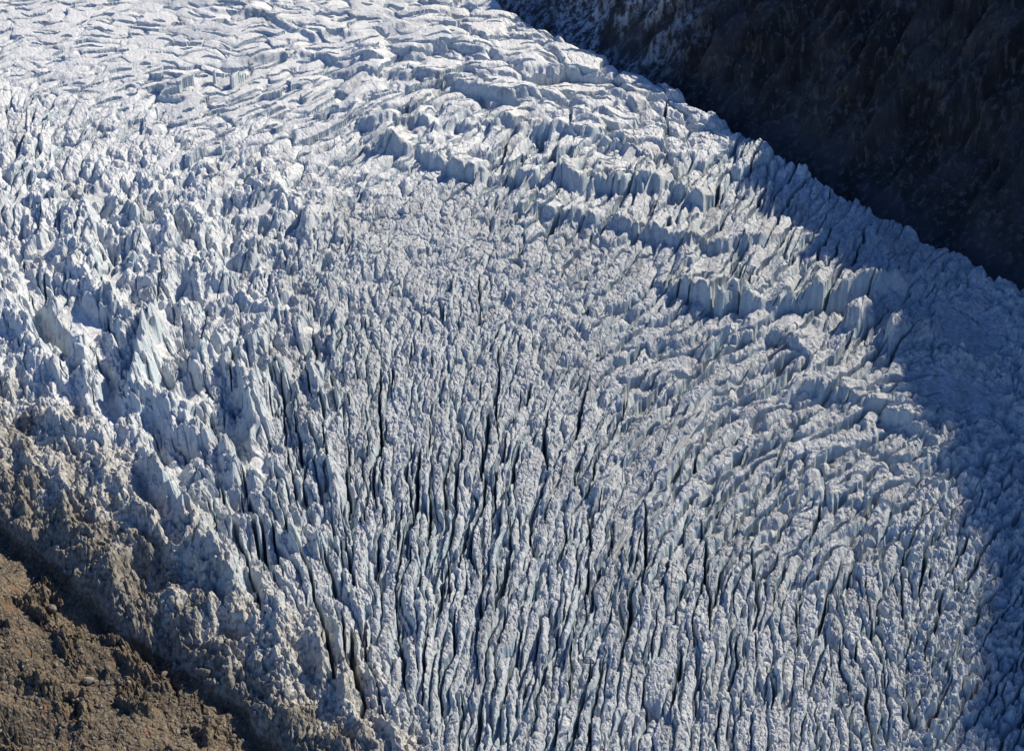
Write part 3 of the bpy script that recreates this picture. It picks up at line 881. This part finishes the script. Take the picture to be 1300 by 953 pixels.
# ------------------------------------------------------------------ boulders
def rock_mesh(name, seed, mat, flat=.75):
    import bmesh
    r = np.random.default_rng(seed)
    bm = bmesh.new()
    for _ in range(22):
        d = r.normal(0, 1, 3); d /= np.linalg.norm(d)
        d *= r.uniform(.75, 1.0)
        bm.verts.new((d[0], d[1] * .85, d[2] * flat))
    bmesh.ops.convex_hull(bm, input=bm.verts[:])
    loose = [v for v in bm.verts if not v.link_faces]
    bmesh.ops.delete(bm, geom=loose, context='VERTS')
    bmesh.ops.bevel(bm, geom=bm.edges[:], offset=.07, segments=2, affect='EDGES')
    bmesh.ops.triangulate(bm, faces=bm.faces[:])
    bmesh.ops.subdivide_edges(bm, edges=[e for e in bm.edges if e.calc_length() > .3], cuts=2, use_grid_fill=True)
    for v in bm.verts:
        v.co *= 1 + r.normal(0, .018)
    me_ = bpy.data.meshes.new(name); bm.to_mesh(me_); bm.free()
    me_.materials.append(mat)
    return me_


def rock_material():
    m, nt, b = nodes('boulder_rock')
    g = wpos(nt)
    n_ = add(nt, 'ShaderNodeTexNoise', Scale=1.3, Detail=5, Roughness=.7); nt.links.new(g.outputs['Position'], n_.inputs['Vector'])
    oi = nt.nodes.new('ShaderNodeObjectInfo')
    c1 = mix(nt, oi.outputs['Random'], (.13, .10, .07), (.26, .235, .20))
    col = mix(nt, mul(nt, ramp(nt, n_.outputs[0], .42, .68), .7), c1, (.08, .065, .05))
    nt.links.new(col, b.inputs['Base Color']); b.inputs['Roughness'].default_value = .9
    bm_ = add(nt, 'ShaderNodeBump', Strength=.6, Distance=.2)
    nt.links.new(n_.outputs[0], bm_.inputs['Height']); nt.links.new(bm_.outputs[0], b.inputs['Normal'])
    return m


BOULDER = rock_material()
protos = [rock_mesh('boulder', 900 + k, BOULDER) for k in range(5)]


def surface(u, v):
    i, j = np.searchsorted(U, u), np.searchsorted(V, v)
    return float(bx[j, i]), float(by[j, i]), float(bz[j, i] + h_all[j, i])


def boulder(u, v, size, label, group=None, k=0):
    o = bpy.data.objects.new('boulder', protos[k % 5]); C.objects.link(o)
    p = surface(u, v)
    o.location = (p[0], p[1], p[2] + .25 * size)
    o.rotation_euler = (random.uniform(-.4, .4), random.uniform(-.4, .4), random.uniform(0, 6.28))
    o.scale = (size * random.uniform(.8, 1.25), size * random.uniform(.8, 1.2), size * random.uniform(.75, 1.1))
    tag(o, label, 'boulder', group)


boulder(258, 838, 5.0, 'largest dark angular boulder, wedged between the moraine and the dirty ice hump', k=1)
boulder(205, 828, 3.2, 'dark boulder on the moraine edge, second to the largest dark one', k=2)
boulder(62, 745, 3.6, 'lone big boulder at the upper corner of the moraine', k=3)
boulder(110, 850, 4.2, 'broad dark boulder in the middle of the moraine slope', k=4)
rb = np.random.default_rng(5)
made = 0
while made < 120:
    u, v = rb.uniform(-4, 330), rb.uniform(640, 952)
    i, j = np.searchsorted(U, u), np.searchsorted(V, v)
    if dMn[j, i] < 10:
        continue
    big = made < 20
    boulder(u, v, rb.uniform(1.6, 2.6) if big else rb.uniform(.5, 1.3),
            ('chunky angular grey-brown boulder lying on the bare moraine slope' if big else 'small grey-brown stone scattered on the bare moraine slope'),
            'chunky boulders on the moraine' if big else 'small stones on the moraine', made)
    made += 1

# ------------------------------------------------------------------ sun and the rock wall that shades the ice
SUN_AZ, SUN_EL = math.radians(52), math.radians(40)
SUN = np.array([math.cos(SUN_EL) * math.sin(SUN_AZ), math.cos(SUN_EL) * math.cos(SUN_AZ), math.sin(SUN_EL)])
A = np.array(base_point(560., -60.)[:3]); B = np.array(base_point(1500., 470.)[:3])
T = (B - A); T[2] = 0; TL = np.linalg.norm(T); T /= TL
N = np.array([-T[1], T[0], 0]); 
if N @ SUN < 0: N = -N
ZS = (B[2] - A[2]) / TL                        # the foot falls along the wall
COT = 1 / math.tan(math.radians(52))
EDGE = [(560, -30), (640, 22), (720, 66), (800, 106), (860, 146), (930, 210), (985, 300), (1068, 400), (1100, 470), (1142, 540), (1182, 600), (1204, 700), (1212, 800), (1215, 960), (1225, 1200)]
rt, rh = [], []
for (u, v) in EDGE:
    bp = np.array(base_point(float(u), float(v))[:3]); bp[2] += 2
    s = np.linspace(1, 3000, 30000)
    p = bp[None] + s[:, None] * SUN[None]
    t = (p - A) @ T; D = (p - A) @ N
    zf = A[2] - 25 + ZS * t
    k = np.argmax(D > (p[:, 2] - zf) * COT) if (D > (p[:, 2] - zf) * COT).any() else -1
    if k > 0:
        rt.append(t[k]); rh.append(p[k, 2] - zf[k])
print('ridge', [(round(a), round(b)) for a, b in zip(rt, rh)])
o_ = np.argsort(rt); rt = np.array(rt)[o_]; rh = np.array(rh)[o_]
nt_, ns_ = 1000, 300
tt = np.linspace(-700, 1500, nt_)
rid = np.interp(tt, np.concatenate([[-700], rt, [1500]]), np.concatenate([[max(60, rh[0])], rh, [rh[-1] * 1.05]]))
rid = np.maximum(rid, 120) * (1 + .05 * fbm(tt / 60, tt * 0, 111, 4)) + 11 * fbm(tt / 16, tt * 0, 113, 4, .7) + 14 * fbm(tt / 48, tt * 0, 115, 2)
ssv = np.concatenate([np.linspace(0, 1, ns_), [1.1, 1.3, 1.8]])
TT, SS = np.meshgrid(tt, ssv)
H = rid[None] * np.minimum(SS, 1)
setb = H * COT
back = np.maximum(SS - 1, 0)
rough = fbm(TT / 70, H / 130, 121, 5, .55) * 18 + ridged(TT / 30, H / 110, 123, 4, .55) * 14 + ridged(TT / 7, H / 16, 125, 3) * 2.2
fade = np.minimum(1, SS * 8) * np.where(SS > 1, .3, 1) * np.clip(H / 60, .25, 1)
Dn = setb + rough * fade + back * 900
Hh = H - back * rid[None] * 1.1
PX = A[0] + T[0] * TT + N[0] * Dn; PY = A[1] + T[1] * TT + N[1] * Dn
PZ = A[2] - 25 + ZS * TT + Hh
iceat = sm(340, 265, TT + 14 * fbm(TT / 20, H / 20, 131, 3)) * sm(-.4, .3, fbm(TT / 30, H / 60, 133, 4) + .35)
me = bpy.data.meshes.new('rock_wall')
co = np.column_stack([PX.ravel(), PY.ravel(), PZ.ravel()])
w0 = (np.arange(len(ssv) - 1)[:, None] * nt_ + np.arange(nt_ - 1)[None])
fq = np.stack([w0, w0 + 1, w0 + nt_ + 1, w0 + nt_], -1).reshape(-1, 4)
me.vertices.add(len(co)); me.vertices.foreach_set('co', co.astype(np.float32).ravel())
me.loops.add(fq.size); me.loops.foreach_set('vertex_index', fq.ravel().astype(np.int32))
me.polygons.add(len(fq)); me.polygons.foreach_set('loop_start', (np.arange(len(fq)) * 4).astype(np.int32))
me.update(calc_edges=True)
at = me.attributes.new('ice', 'FLOAT', 'POINT'); at.data.foreach_set('value', iceat.ravel().astype(np.float32))
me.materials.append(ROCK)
wall = bpy.data.objects.new('mountain', me); C.objects.link(wall); wall['kind'] = 'structure'

# ------------------------------------------------------------------ light
sun_d = bpy.data.lights.new('sun', 'SUN'); sun_d.energy = 5.0; sun_d.angle = math.radians(.5); sun_d.color = (1, .935, .77)
sun = bpy.data.objects.new('sun', sun_d); C.objects.link(sun)
sun.rotation_euler = (math.pi / 2 - SUN_EL, 0, math.pi - SUN_AZ)
w = bpy.data.worlds.new('World'); scene.world = w; w.use_nodes = True
nt = w.node_tree
sky = nt.nodes.new('ShaderNodeTexSky'); sky.sky_type = 'NISHITA'; sky.sun_disc = False
sky.sun_elevation = SUN_EL; sky.sun_rotation = SUN_AZ; sky.altitude = 800; sky.ozone_density = 6.0; sky.dust_density = .4
bg = nt.nodes['Background']; bg.inputs['Strength'].default_value = .105
hs = nt.nodes.new('ShaderNodeHueSaturation'); hs.inputs['Saturation'].default_value = 1.13; hs.inputs['Hue'].default_value = .508
nt.links.new(sky.outputs[0], hs.inputs['Color']); nt.links.new(hs.outputs[0], bg.inputs['Color'])
vs = scene.view_settings
vs.view_transform = 'Standard'; vs.look = 'None'; vs.exposure = .46; vs.gamma = 1; vs.use_curve_mapping = False
scene.cycles.diffuse_bounces = 2; scene.cycles.max_bounces = 4
